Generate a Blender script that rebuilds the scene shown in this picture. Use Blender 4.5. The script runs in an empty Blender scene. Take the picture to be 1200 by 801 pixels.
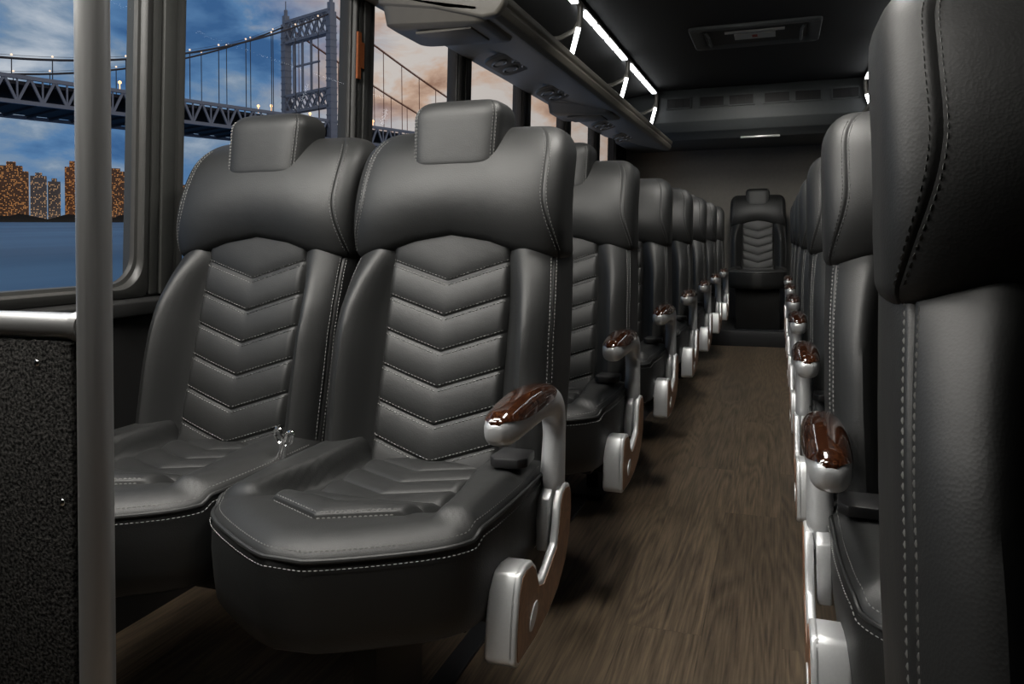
import bpy, bmesh, math, random
from mathutils import Vector, Matrix
random.seed(7)
SC = bpy.context.scene
COL = SC.collection
PI = math.pi

# ------------------------------------------------------------------ materials
def new_mat(name):
    m = bpy.data.materials.new(name); m.use_nodes = True
    nt = m.node_tree; b = nt.nodes['Principled BSDF']
    return m, nt, b
def node(nt, typ, **kw):
    n = nt.nodes.new(typ)
    for k, v in kw.items():
        if k in n.inputs.keys(): n.inputs[k].default_value = v
        else: setattr(n, k, v)
    return n
def plain(name, col, rough=.5, metal=0., coat=0., spec=.5, noise=0., nscale=40, bump=0., bscale=200, emit=None, es=0):
    m, nt, b = new_mat(name)
    b.inputs['Base Color'].default_value = (*col, 1)
    b.inputs['Roughness'].default_value = rough
    b.inputs['Metallic'].default_value = metal
    b.inputs['Coat Weight'].default_value = coat
    b.inputs['Specular IOR Level'].default_value = spec
    tc = node(nt, 'ShaderNodeTexCoord')
    n = node(nt, 'ShaderNodeTexNoise', Scale=nscale, Detail=4.)
    nt.links.new(tc.outputs['Object'], n.inputs['Vector'])
    mx = node(nt, 'ShaderNodeMix', data_type='RGBA')
    mx.inputs[6].default_value = (*[c * (1 - noise) for c in col], 1)
    mx.inputs[7].default_value = (*[min(1, c * (1 + noise)) for c in col], 1)
    nt.links.new(n.outputs['Fac'], mx.inputs[0]); nt.links.new(mx.outputs[2], b.inputs['Base Color'])
    if bump:
        n2 = node(nt, 'ShaderNodeTexNoise', Scale=bscale, Detail=3.)
        nt.links.new(tc.outputs['Object'], n2.inputs['Vector'])
        bp = node(nt, 'ShaderNodeBump', Strength=bump, Distance=.002)
        nt.links.new(n2.outputs['Fac'], bp.inputs['Height']); nt.links.new(bp.outputs['Normal'], b.inputs['Normal'])
    if emit:
        b.inputs['Emission Color'].default_value = (*emit, 1); b.inputs['Emission Strength'].default_value = es
    return m

def leather_mat():
    m, nt, b = new_mat('black_leather')
    b.inputs['Base Color'].default_value = (.0125, .0130, .0130, 1)
    b.inputs['Specular IOR Level'].default_value = .5
    tc = node(nt, 'ShaderNodeTexCoord')
    v = node(nt, 'ShaderNodeTexVoronoi', Scale=420.)
    nt.links.new(tc.outputs['Object'], v.inputs['Vector'])
    n = node(nt, 'ShaderNodeTexNoise', Scale=9., Detail=3.)
    nt.links.new(tc.outputs['Object'], n.inputs['Vector'])
    bp = node(nt, 'ShaderNodeBump', Strength=.12, Distance=.001)
    nt.links.new(v.outputs['Distance'], bp.inputs['Height'])
    bp2 = node(nt, 'ShaderNodeBump', Strength=.16, Distance=.012)
    nt.links.new(n.outputs['Fac'], bp2.inputs['Height']); nt.links.new(bp.outputs['Normal'], bp2.inputs['Normal'])
    nt.links.new(bp2.outputs['Normal'], b.inputs['Normal'])
    mr = node(nt, 'ShaderNodeMapRange'); mr.inputs[3].default_value = .47; mr.inputs[4].default_value = .58
    nt.links.new(n.outputs['Fac'], mr.inputs[0]); nt.links.new(mr.outputs[0], b.inputs['Roughness'])
    return m

def burl_mat(name, c1, c2, c3, scale, rough=.12, coat=1.):
    m, nt, b = new_mat(name)
    tc = node(nt, 'ShaderNodeTexCoord')
    n = node(nt, 'ShaderNodeTexNoise', Scale=scale, Detail=7., Distortion=2.2)
    nt.links.new(tc.outputs['Object'], n.inputs['Vector'])
    cr = node(nt, 'ShaderNodeValToRGB')
    cr.color_ramp.elements[0].position = .35; cr.color_ramp.elements[0].color = (*c1, 1)
    cr.color_ramp.elements[1].position = .68; cr.color_ramp.elements[1].color = (*c3, 1)
    e = cr.color_ramp.elements.new(.52); e.color = (*c2, 1)
    nt.links.new(n.outputs['Fac'], cr.inputs[0]); nt.links.new(cr.outputs[0], b.inputs['Base Color'])
    b.inputs['Roughness'].default_value = rough; b.inputs['Coat Weight'].default_value = coat
    b.inputs['Coat Roughness'].default_value = .06
    return m

def floor_mat():
    m, nt, b = new_mat('oak_vinyl_floor')
    tc = node(nt, 'ShaderNodeTexCoord')
    # plank cells : wide planks running along the bus
    br = node(nt, 'ShaderNodeTexBrick', Scale=1.)
    br.offset = .37; br.offset_frequency = 2
    br.inputs['Brick Width'].default_value = 1.25; br.inputs['Row Height'].default_value = .165
    br.inputs['Mortar Size'].default_value = .0012; br.inputs['Mortar Smooth'].default_value = .3
    br.inputs['Color1'].default_value = (0, 0, 0, 1); br.inputs['Color2'].default_value = (1, 1, 1, 1)
    mpb = node(nt, 'ShaderNodeMapping'); mpb.inputs['Rotation'].default_value = (0, 0, PI / 2)
    nt.links.new(tc.outputs['Object'], mpb.inputs['Vector']); nt.links.new(mpb.outputs[0], br.inputs['Vector'])
    # per plank offset for the grain
    sep = node(nt, 'ShaderNodeSeparateColor'); nt.links.new(br.outputs['Color'], sep.inputs[0])
    cmb = node(nt, 'ShaderNodeCombineXYZ')
    mul = node(nt, 'ShaderNodeMath', operation='MULTIPLY'); mul.inputs[1].default_value = 7.3
    nt.links.new(sep.outputs[0], mul.inputs[0]); nt.links.new(mul.outputs[0], cmb.inputs[2])
    add = node(nt, 'ShaderNodeVectorMath', operation='ADD')
    nt.links.new(tc.outputs['Object'], add.inputs[0]); nt.links.new(cmb.outputs[0], add.inputs[1])
    # cathedral rings
    mp = node(nt, 'ShaderNodeMapping'); mp.inputs['Scale'].default_value = (6.5, .62, 1)
    nt.links.new(add.outputs[0], mp.inputs['Vector'])
    nz = node(nt, 'ShaderNodeTexNoise', Scale=1.25, Detail=1.5, Distortion=.3)
    nt.links.new(mp.outputs[0], nz.inputs['Vector'])
    rm = node(nt, 'ShaderNodeMath', operation='MULTIPLY'); rm.inputs[1].default_value = 15.
    nt.links.new(nz.outputs['Fac'], rm.inputs[0])
    fr = node(nt, 'ShaderNodeMath', operation='PINGPONG'); fr.inputs[1].default_value = .5
    nt.links.new(rm.outputs[0], fr.inputs[0])
    pw = node(nt, 'ShaderNodeMath', operation='MULTIPLY'); pw.inputs[1].default_value = 2.
    nt.links.new(fr.outputs[0], pw.inputs[0])
    # fine fibres
    mp2 = node(nt, 'ShaderNodeMapping'); mp2.inputs['Scale'].default_value = (190, 6.5, 1)
    nt.links.new(add.outputs[0], mp2.inputs['Vector'])
    fb = node(nt, 'ShaderNodeTexNoise', Scale=1., Detail=4.)
    nt.links.new(mp2.outputs[0], fb.inputs['Vector'])
    mx = node(nt, 'ShaderNodeMix', data_type='FLOAT'); mx.inputs[0].default_value = .80
    nt.links.new(pw.outputs[0], mx.inputs[2]); nt.links.new(fb.outputs['Fac'], mx.inputs[3])
    cr = node(nt, 'ShaderNodeValToRGB')
    cr.color_ramp.elements[0].position = .22; cr.color_ramp.elements[0].color = (.018, .0125, .008, 1)
    cr.color_ramp.elements[1].position = .72; cr.color_ramp.elements[1].color = (.145, .106, .070, 1)
    nt.links.new(mx.outputs[0], cr.inputs[0])
    # plank tone
    tone = node(nt, 'ShaderNodeMapRange'); tone.inputs[3].default_value = .78; tone.inputs[4].default_value = 1.15
    nt.links.new(sep.outputs[0], tone.inputs[0])
    ml = node(nt, 'ShaderNodeMix', data_type='RGBA', blend_type='MULTIPLY'); ml.inputs[0].default_value = 1.
    nt.links.new(cr.outputs[0], ml.inputs[6]); nt.links.new(tone.outputs[0], ml.inputs[7])
    nt.links.new(ml.outputs[2], b.inputs['Base Color'])
    b.inputs['Roughness'].default_value = .42
    bp = node(nt, 'ShaderNodeBump', Strength=.25, Distance=.001)
    nt.links.new(mx.outputs[0], bp.inputs['Height']); nt.links.new(bp.outputs['Normal'], b.inputs['Normal'])
    return m

def glass_mat():
    m, nt, b = new_mat('tinted_glass'); nt.nodes.remove(b)
    out = nt.nodes['Material Output']
    tr = node(nt, 'ShaderNodeBsdfTransparent'); tr.inputs[0].default_value = (.93, .95, .96, 1)
    gl = node(nt, 'ShaderNodeBsdfGlossy'); gl.inputs['Roughness'].default_value = .03; gl.inputs[0].default_value = (.6, .62, .65, 1)
    lw = node(nt, 'ShaderNodeLayerWeight', Blend=.5)
    fr = node(nt, 'ShaderNodeMath', operation='POWER'); fr.inputs[1].default_value = 5.; nt.links.new(lw.outputs['Facing'], fr.inputs[0])
    mx = node(nt, 'ShaderNodeMixShader')
    nt.links.new(fr.outputs[0], mx.inputs[0]); nt.links.new(tr.outputs[0], mx.inputs[1]); nt.links.new(gl.outputs[0], mx.inputs[2])
    nt.links.new(mx.outputs[0], out.inputs[0])
    return m

def emis(name, col, st):
    m, nt, b = new_mat(name)
    b.inputs['Base Color'].default_value = (.8, .8, .8, 1)
    b.inputs['Emission Color'].default_value = (*col, 1); b.inputs['Emission Strength'].default_value = st
    return m

def brushed(name, col, rough, sc):
    m, nt, b = new_mat(name)
    b.inputs['Base Color'].default_value = (*col, 1); b.inputs['Metallic'].default_value = .85
    tc = node(nt, 'ShaderNodeTexCoord'); mp = node(nt, 'ShaderNodeMapping'); mp.inputs['Scale'].default_value = sc
    n = node(nt, 'ShaderNodeTexNoise', Scale=1., Detail=4.)
    nt.links.new(tc.outputs['Object'], mp.inputs[0]); nt.links.new(mp.outputs[0], n.inputs['Vector'])
    mr = node(nt, 'ShaderNodeMapRange'); mr.inputs[3].default_value = rough - .1; mr.inputs[4].default_value = rough + .12
    nt.links.new(n.outputs['Fac'], mr.inputs[0]); nt.links.new(mr.outputs[0], b.inputs['Roughness'])
    bp = node(nt, 'ShaderNodeBump', Strength=.08, Distance=.001)
    nt.links.new(n.outputs['Fac'], bp.inputs['Height']); nt.links.new(bp.outputs['Normal'], b.inputs['Normal'])
    return m

def carpet_mat():
    m, nt, b = new_mat('black_carpet')
    tc = node(nt, 'ShaderNodeTexCoord'); n = node(nt, 'ShaderNodeTexNoise', Scale=260., Detail=4.)
    nt.links.new(tc.outputs['Object'], n.inputs['Vector'])
    cr = node(nt, 'ShaderNodeValToRGB')
    cr.color_ramp.elements[0].position = .38; cr.color_ramp.elements[0].color = (.004, .004, .004, 1)
    cr.color_ramp.elements[1].position = .70; cr.color_ramp.elements[1].color = (.060, .058, .055, 1)
    nt.links.new(n.outputs['Fac'], cr.inputs[0]); nt.links.new(cr.outputs[0], b.inputs['Base Color'])
    b.inputs['Roughness'].default_value = 1.; b.inputs['Specular IOR Level'].default_value = .1
    bp = node(nt, 'ShaderNodeBump', Strength=.8, Distance=.004)
    nt.links.new(n.outputs['Fac'], bp.inputs['Height']); nt.links.new(bp.outputs['Normal'], b.inputs['Normal'])
    return m

def tower_block_mat(name, wall, lit, seed, frac):
    m, nt, b = new_mat(name)
    b.inputs['Roughness'].default_value = .9
    tc = node(nt, 'ShaderNodeTexCoord'); sp = node(nt, 'ShaderNodeSeparateXYZ')
    nt.links.new(tc.outputs['Object'], sp.inputs[0])
    ad = node(nt, 'ShaderNodeMath', operation='ADD'); nt.links.new(sp.outputs[0], ad.inputs[0]); nt.links.new(sp.outputs[1], ad.inputs[1])
    cells = []
    fr = []
    for src, size in ((ad.outputs[0], 1.35), (sp.outputs[2], 1.7)):
        dv = node(nt, 'ShaderNodeMath', operation='DIVIDE'); dv.inputs[1].default_value = size; nt.links.new(src, dv.inputs[0])
        fl = node(nt, 'ShaderNodeMath', operation='FLOOR'); nt.links.new(dv.outputs[0], fl.inputs[0]); cells.append(fl)
        f = node(nt, 'ShaderNodeMath', operation='FRACT'); nt.links.new(dv.outputs[0], f.inputs[0])
        g = node(nt, 'ShaderNodeMath', operation='GREATER_THAN'); g.inputs[1].default_value = .38; nt.links.new(f.outputs[0], g.inputs[0]); fr.append(g)
    cm = node(nt, 'ShaderNodeCombineXYZ'); cm.inputs[2].default_value = seed
    nt.links.new(cells[0].outputs[0], cm.inputs[0]); nt.links.new(cells[1].outputs[0], cm.inputs[1])
    wn = node(nt, 'ShaderNodeTexWhiteNoise', noise_dimensions='3D'); nt.links.new(cm.outputs[0], wn.inputs['Vector'])
    gt = node(nt, 'ShaderNodeMath', operation='GREATER_THAN'); gt.inputs[1].default_value = 1 - frac; nt.links.new(wn.outputs['Value'], gt.inputs[0])
    m1 = node(nt, 'ShaderNodeMath', operation='MULTIPLY'); nt.links.new(fr[0].outputs[0], m1.inputs[0]); nt.links.new(fr[1].outputs[0], m1.inputs[1])
    m2 = node(nt, 'ShaderNodeMath', operation='MULTIPLY'); nt.links.new(m1.outputs[0], m2.inputs[0]); nt.links.new(gt.outputs[0], m2.inputs[1])
    b.inputs['Base Color'].default_value = (*wall, 1)
    b.inputs['Emission Color'].default_value = (*lit, 1)
    sc = node(nt, 'ShaderNodeMath', operation='MULTIPLY'); sc.inputs[1].default_value = .5
    nt.links.new(m2.outputs[0], sc.inputs[0]); nt.links.new(sc.outputs[0], b.inputs['Emission Strength'])
    return m

def water_mat():
    m, nt, b = new_mat('bay_water')
    tc = node(nt, 'ShaderNodeTexCoord'); mp = node(nt, 'ShaderNodeMapping'); mp.inputs['Scale'].default_value = (.02, .004, .01)
    n = node(nt, 'ShaderNodeTexNoise', Scale=1., Detail=5.)
    nt.links.new(tc.outputs['Object'], mp.inputs[0]); nt.links.new(mp.outputs[0], n.inputs['Vector'])
    cr = node(nt, 'ShaderNodeValToRGB')
    cr.color_ramp.elements[0].position = .3; cr.color_ramp.elements[0].color = (.012, .085, .235, 1)
    cr.color_ramp.elements[1].position = .75; cr.color_ramp.elements[1].color = (.06, .19, .40, 1)
    nt.links.new(n.outputs['Fac'], cr.inputs[0]); nt.links.new(cr.outputs[0], b.inputs['Base Color'])
    b.inputs['Roughness'].default_value = .45; b.inputs['Specular IOR Level'].default_value = .18
    return m

M = dict(
    leather=leather_mat(),
    thread=plain('grey_thread', (.18, .18, .175), .7),
    silver=plain('silver_paint', (.56, .57, .58), .40, .55, coat=.15, noise=.06, nscale=300, bump=.05, bscale=600),
    chrome=plain('chrome', (.8, .8, .8), .12, 1., noise=.02),
    burl=burl_mat('burl_wood', (.007, .0022, .0012), (.028, .009, .0038), (.07, .024, .009), 110),
    inlay=burl_mat('walnut_inlay', (.115, .052, .026), (.175, .080, .040), (.23, .11, .058), 25, .35, .2),
    black=plain('black_plastic', (.012, .012, .013), .45, noise=.2),
    blackmetal=plain('black_metal', (.010, .010, .010), .5, .3, noise=.2),
    steel=brushed('satin_steel', (.44, .44, .44), .42, (160, 160, 4)),
    steelh=brushed('satin_steel_rail', (.44, .44, .44), .40, (4, 160, 160)),
    carpet=carpet_mat(),
    floor=floor_mat(),
    track=plain('dark_track', (.012, .013, .015), .5, noise=.2),
    wallm=plain('charcoal_wall', (.016, .016, .016), .6, noise=.15, bump=.1),
    pillar=plain('window_post_grey', (.050, .051, .048), .42, noise=.1, bump=.08, bscale=500),
    gasket=plain('rubber_gasket', (.042, .042, .040), .38, noise=.1),
    rearwall=plain('grey_rear_wall', (.20, .185, .165), .8, noise=.12, bump=.3, bscale=500),
    ceil=plain('black_ceiling', (.0085, .009, .0095), .85, noise=.15, bump=.2, bscale=300),
    rack=plain('rack_grey', (.165, .152, .130), .42, noise=.08, bump=.06, bscale=600),
    rackin=plain('rack_black', (.008, .008, .008), .6, noise=.1),
    vent=plain('vent_black', (.006, .006, .007), .6, noise=.1),
    housing=plain('housing_grey', (.070, .076, .078), .6, noise=.1),
    led=emis('led_white', (.95, .98, 1.), 7.),
    lens=plain('clear_lens', (.45, .45, .44), .2, .2, noise=.1),
    white=plain('sticker_white', (.50, .50, .48), .6, noise=.05),
    red=plain('sticker_red', (.35, .03, .015), .6, noise=.05),
    orange=plain('orange_sticker', (.42, .12, .035), .6, noise=.35, nscale=120),
    glass=glass_mat(),
    bridge=plain('bridge_steel', (.16, .21, .30), .7, noise=.15, nscale=.3),
    bridged=plain('bridge_dark', (.025, .030, .042), .8, noise=.2, nscale=.3),
    cable=plain('bridge_cable', (.030, .036, .052), .7, noise=.1, nscale=.3),
    cablew=plain('bridge_cable_rust', (.16, .06, .035), .7, noise=.1, nscale=.3),
    lampglow=emis('bridge_lamp', (1., .50, .20), 2.2),
    lampwhite=emis('bridge_lamp_pale', (1., .72, .50), 1.0),
    water=water_mat(),
    shore=plain('dark_shore', (.010, .012, .014), .9, noise=.4, nscale=.05),
)

# ------------------------------------------------------------------ helpers
def se(v, n): return math.copysign(abs(v) ** (2. / n), v)
def sstep(a, b, x):
    t = min(1., max(0., (x - a) / (b - a))); return t * t * (3 - 2 * t)
def lerp(a, b, t): return a + (b - a) * t
def interp(tab, x):
    if x <= tab[0][0]: return tab[0][1]
    for (x0, y0), (x1, y1) in zip(tab, tab[1:]):
        if x <= x1: return lerp(y0, y1, (x - x0) / (x1 - x0))
    return tab[-1][1]

def loft(bm, loops, cap0=True, cap1=True, closed=True):
    rows = [[bm.verts.new(p) for p in lp] for lp in loops]
    n = len(rows[0])
    for r0, r1 in zip(rows, rows[1:]):
        for i in range(n if closed else n - 1):
            j = (i + 1) % n
            bm.faces.new((r0[i], r0[j], r1[j], r1[i]))
    if cap0: bm.faces.new(list(reversed(rows[0])))
    if cap1: bm.faces.new(rows[-1])
    return rows
def add_box(bm, x0, x1, y0, y1, z0, z1, rot=None):
    vs = [Vector((x, y, z)) for x in (x0, x1) for y in (y0, y1) for z in (z0, z1)]
    if rot: vs = [rot @ v for v in vs]
    v = [bm.verts.new(p) for p in vs]
    for f in ((0, 1, 3, 2), (4, 6, 7, 5), (0, 4, 5, 1), (2, 3, 7, 6), (0, 2, 6, 4), (1, 5, 7, 3)):
        bm.faces.new([v[i] for i in f])
def add_bar(bm, p, q, w, h, up=(0, 0, 1)):
    p = Vector(p); q = Vector(q); d = (q - p).normalized(); up = Vector(up)
    s = d.cross(up)
    if s.length < 1e-4: s = d.cross(Vector((1, 0, 0)))
    s.normalize(); u = s.cross(d)
    a = [[e + s * (sx * w / 2) + u * (sy * h / 2) for sx, sy in ((-1, -1), (1, -1), (1, 1), (-1, 1))] for e in (p, q)]
    loft(bm, a)
def add_tube(bm, pts, r, n=10):
    pts = [Vector(p) for p in pts]
    loops = []; prev = None
    for i, p in enumerate(pts):
        d = (pts[min(i + 1, len(pts) - 1)] - pts[max(i - 1, 0)]).normalized()
        if prev is None:
            u = d.orthogonal().normalized()
        else:
            u = (prev - d * prev.dot(d)).normalized()
        prev = u; v = d.cross(u)
        rr = r[i] if isinstance(r, (list, tuple)) else r
        loops.append([p + (u * math.cos(2 * PI * k / n) + v * math.sin(2 * PI * k / n)) * rr for k in range(n)])
    loft(bm, loops)
def add_prism(bm, poly, axis, a0, a1):
    """poly of 2-D points; axis 'x' -> (y,z), 'y' -> (x,z), 'z' -> (x,y)"""
    def P(p, a):
        return {'x': (a, p[0], p[1]), 'y': (p[0], a, p[1]), 'z': (p[0], p[1], a)}[axis]
    loft(bm, [[P(p, a0) for p in poly], [P(p, a1) for p in poly]])
def bevel(bm, w, seg=2, ang=35):
    bmesh.ops.recalc_face_normals(bm, faces=bm.faces)
    es = [e for e in bm.edges if len(e.link_faces) == 2 and e.calc_face_angle(0) > math.radians(ang)]
    bmesh.ops.bevel(bm, geom=es, offset=w, offset_type='OFFSET', segments=seg, profile=.5, affect='EDGES', clamp_overlap=True)
def mesh(name, bm, m, smooth=40):
    bmesh.ops.recalc_face_normals(bm, faces=bm.faces)
    me = bpy.data.meshes.new(name); bm.to_mesh(me); bm.free()
    me.materials.append(m)
    if smooth:
        me.polygons.foreach_set('use_smooth', [True] * len(me.polygons))
        try: me.set_sharp_from_angle(angle=math.radians(smooth))
        except Exception: pass
    return me
def obj(name, me, parent=None, loc=None):
    o = bpy.data.objects.new(name, me); COL.objects.link(o)
    if parent: o.parent = parent
    if loc: o.location = loc
    return o
def build(name, bm, m, parent=None, smooth=40, loc=None): return obj(name, mesh(name, bm, m, smooth), parent, loc)
def tag(o, label, cat, group=None, kind=None):
    o['label'] = label; o['category'] = cat
    if group: o['group'] = group
    if kind: o['kind'] = kind
    return o
def struct(o): o['kind'] = 'structure'; return o
def empty(name, loc=(0, 0, 0)):
    o = bpy.data.objects.new(name, None); COL.objects.link(o); o.location = loc; o.empty_display_size = .1; return o
def dash_line(bm, pts, nrm, length=.0046, gap=.0026, w=.0012, lift=.0003):
    """stitches: little flattened capsules along a dense polyline pts lying on a surface with normals nrm"""
    pts = [Vector(p) for p in pts]
    L = [0.]
    for a, b in zip(pts, pts[1:]): L.append(L[-1] + (b - a).length)
    tot = L[-1]; s = gap; k = 0
    def at(q):
        nonlocal k
        while k < len(L) - 2 and L[k + 1] < q: k += 1
        t = (q - L[k]) / max(1e-9, L[k + 1] - L[k])
        return pts[k].lerp(pts[k + 1], t), nrm[k].lerp(nrm[k + 1], t).normalized()
    while s + length < tot:
        a, na = at(s); b, nb = at(s + length)
        d = (b - a)
        if d.length > 1e-6:
            d.normalize(); n = (na + nb).normalized(); sd = d.cross(n).normalized()
            mid = (a + b) / 2
            def ring(c, f, h): return [c + sd * w * f * .6 + n * (lift - .0006), c + n * (lift + h), c - sd * w * f * .6 + n * (lift - .0006)]
            loft(bm, [ring(a, .5, .0002), ring(mid, 1., .0011), ring(b, .5, .0002)])
        s += length + gap

# ------------------------------------------------------------------ seat geometry
# seat-local frame: x across (0 = middle of one place), y along the bus (smaller = towards the front), z up.
Y0 = 1.20                                    # bus y of the first row's origin
def Yp(z): return 1.295 + .27 * (z - .45) - Y0  # plane of the quilted panel

SEAM = math.radians(44)
def angles(n=88, seams=(SEAM,), fine=.035):
    a = [2 * PI * i / n for i in range(n)]
    for s in seams:
        for t in (-PI / 2 - (PI / 2 - s), -s):   # front right / front left corners (sin<0 = front)
            t = t % (2 * PI)
            a = [q for q in a if abs((q - t + PI) % (2 * PI) - PI) > fine * 1.3]
            a += [t + d * fine for d in (-1, -.55, -.3, 0, .3, .55, 1)]
    return sorted(q % (2 * PI) for q in a)
def seam_groove(a, depth, seams=(SEAM,), width=.016):
    g = 0.
    for s in seams:
        for t in (-PI + s, -s):
            d = abs((a - t + PI) % (2 * PI) - PI)
            g = max(g, math.exp(-(d / width) ** 2))
    return 1 - depth * g
def end_inset(dist, rad):
    if dist >= rad: return 0.
    return rad - math.sqrt(max(0., rad * rad - (rad - dist) ** 2))
def tsamples(n, r0, r1, tot):
    """z fractions dense at both rounded ends"""
    out = []
    for i in range(9): out.append(r0 * (1 - math.cos(PI / 2 * i / 8)) / tot)
    for i in range(1, n): out.append(lerp(r0 / tot, 1 - r1 / tot, i / n))
    for i in range(9): out.append(1 - r1 * (1 - math.sin(PI / 2 * i / 8)) / tot)
    return sorted(set(min(1., max(0., v)) for v in out))

class Pillow:
    """rounded upholstered body: P(a,t); a = angle round the cross-section, t = 0..1 bottom to top"""
    def __init__(s, hw, th, yc, zb, zt, r0, r1, n=4, front=None, seams=(), groove=.035):
        s.hw, s.th, s.yc, s.zb, s.zt, s.r0, s.r1, s.n, s.front, s.seams, s.groove = hw, th, yc, zb, zt, r0, r1, n, front, seams, groove
    def P(s, a, t):
        ca, sa = math.cos(a), math.sin(a)
        xr = se(ca, s.n)
        tot = s.zt - s.zb(0)
        ins = end_inset(t * tot, s.r0) + end_inset((1 - t) * tot, s.r1)
        z0 = s.zb(xr * s.hw(.5)); z = lerp(z0, s.zt, t)
        g = s.groove_at(a)
        x = (s.hw(z) - ins * .95) * xr * (g if s.seams else 1)
        y = s.yc(z, t) + (s.th(z) / 2 - ins * .9) * se(sa, s.n) * g
        if s.front and sa < 0: y += s.front(x, z) * min(1., (-sa) ** .35)
        return Vector((x, y, z))
    def groove_at(s, a): return seam_groove(a, s.groove, s.seams) if s.seams else 1.
    def N(s, a, t):
        e = .004
        da = s.P(a + e, t) - s.P(a - e, t); dt = s.P(a, min(1, t + e)) - s.P(a, max(0, t - e))
        n = da.cross(dt)
        if n.length < 1e-9: n = Vector((0, -1, 0))
        n.normalize(); return n
    def bm(s, na=88, nt=22):
        bm = bmesh.new(); A = angles(na, s.seams) if s.seams else [2 * PI * i / na for i in range(na)]
        loft(bm, [[s.P(a, t) for a in A] for t in tsamples(nt, s.r0, s.r1, s.zt - s.zb(0))])
        return bm
    def vstitch(s, bm, a, t0, t1, n=70):
        ts = [lerp(t0, t1, i / n) for i in range(n + 1)]
        dash_line(bm, [s.P(a, t) for t in ts], [s.N(a, t) for t in ts])

# backrest core with side bolsters
def core_front(x, z):
    return -.098 * sstep(.116, .188, abs(x)) * interp([(.40, .88), (.50, 1.), (.60, 1.10), (.68, 1.14), (.74, 1.06), (.80, .82), (.86, .45)], z)
class Core(Pillow):
    def P(s, a, t):
        p = super().P(a, t); sa = math.sin(a)
        if sa < 0: p.x *= 1 - interp([(.45, .01), (.62, .0), (.72, .0), (.76, .03), (.80, .085), (.84, .17), (.88, .25)], p.z) * (-sa) ** 1.2
        return p
core = Core(lambda z: interp([(.36, .220), (.45, .2245), (.62, .2265), (.74, .2235), (.84, .219), (.88, .20), (.95, .19)], z),
            lambda z: .145, lambda z, t: Yp(z) + .0725 + .012, lambda x: .375, .95, .03, .04, 3.9, core_front,
            seams=(math.radians(16),), groove=.02)
def wing_bottom(x):
    ax = abs(x)
    return interp([(0, .8725), (.03, .871), (.06, .8655), (.09, .857), (.12, .847), (.16, .837), (.20, .829), (.24, .824)], ax)
class Wing(Pillow):
    def P(s, a, t):
        q = math.radians(14 + 30 * math.sin(PI / 2 * min(1., t / .5)))
        b = (a + PI) % (2 * PI) - PI
        if b < 0:
            m = min(-b, PI + b)                        # angle away from the sideways direction, 0..90 deg
            m2 = m * q / SEAM if m < SEAM else lerp(q, PI / 2, (m - SEAM) / (PI / 2 - SEAM))
            b = -m2 if -b <= PI / 2 else -PI + m2
        s.param = a
        return super().P(b, t)
    def groove_at(s, a): return seam_groove(s.param, s.groove, s.seams)
wing = Wing(lambda z: interp([(.82, .2235), (.88, .2265), (1.0, .2255), (1.1, .221)], z),
              lambda z: .165, lambda z, t: Yp(z) + .0825 - (.016 + .042 * math.sin(PI * t ** .85)),
              wing_bottom, 1.098, .016, .055, 4.2, None, (SEAM,), .03)
def head_front(x, z): return 0.
headr = Pillow(lambda z: .094 + .004 * sstep(1.0, 1.15, z), lambda z: .125,
               lambda z, t: Yp(1.07) + .005 + .16 * (z - 1.07), lambda x: 1.002, 1.150, .022, .036, 5., None, (SEAM,), .03)

PW = .135                       # half width of the quilted panel
V0, VS, VK = .455, .0658, .31   # chevron seams on the back: z = V0 + i*VS + VK|x|
def quilt(v, n):
    """height of the padding at chevron coordinate v (in seam spacings), n seams 0..n-1"""
    if v < 0: f = min(1., -v); return (1 - math.exp(-(f * 3.2) ** 1.1))
    if v > n - 1: f = v - (n - 1); return (1 - math.exp(-(f * 3.2) ** 1.1))
    f = v - math.floor(v)
    return abs(math.sin(PI * f)) ** .42
def panel_pt(x, z):
    v = (z - V0 - VK * abs(x)) / VS
    h = .0082 * quilt(v, 6)
    e = sstep(PW - .016, PW, abs(x))
    bow = -.003 * sstep(.06, PW, abs(x)) * interp([(.40, .8), (.68, 1.), (.80, .7), (.88, .3)], z)
    return Vector((x, Yp(z) - h * (1 - e) - .007 - bow + .024 * e, z))
def panel_bm():
    bm = bmesh.new()
    xs = [-PW + 2 * PW * i / 44 for i in range(45)]
    zn = []
    zt = .885
    # follow the chevrons so seams stay crisp
    vals = []
    v = -1.2
    while v < 7.6:
        vals.append(v)
        f = abs(v - round(v)); v += .03 if (f < .13 and -.2 < v < 5.2) else .085
    rows = []
    for v in vals:
        row = []
        for x in xs:
            z = V0 + VK * abs(x) + v * VS
            z = min(max(z, .405), zt)
            row.append(panel_pt(x, z))
        rows.append(row)
    loft(bm, rows, False, False, False)
    bmesh.ops.remove_doubles(bm, verts=bm.verts, dist=1e-5)
    return bm
def back_stitch_bm():
    bm = bmesh.new()
    nrm = Vector((0, -1, .25)).normalized()
    for i in range(6):
        for off in (-.0058, .0058):
            for sx in (-1, 1):
                pts = []
                for k in range(41):
                    x = sx * (.001 + (PW - .012) * k / 40)
                    p = panel_pt(x, V0 + i * VS + VK * abs(x) + off); p.y -= .0002; pts.append(p)
                dash_line(bm, pts, [nrm] * len(pts), w=.0016, lift=.0009)
    panel_st = bm; bm = bmesh.new()
    # seam along each side of the lower bolsters
    s = math.radians(16)
    for a in (-s + .06, -s - .06, -PI + s + .06, -PI + s - .06):
        core.vstitch(bm, a, .06, .80)
    return bm, panel_st
def wing_stitch_bm():
    bm = bmesh.new()
    for a in (-SEAM + .062, -SEAM - .062, -PI + SEAM + .062, -PI + SEAM - .062):
        wing.vstitch(bm, a, .06, .93, 50)
    return bm
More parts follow.
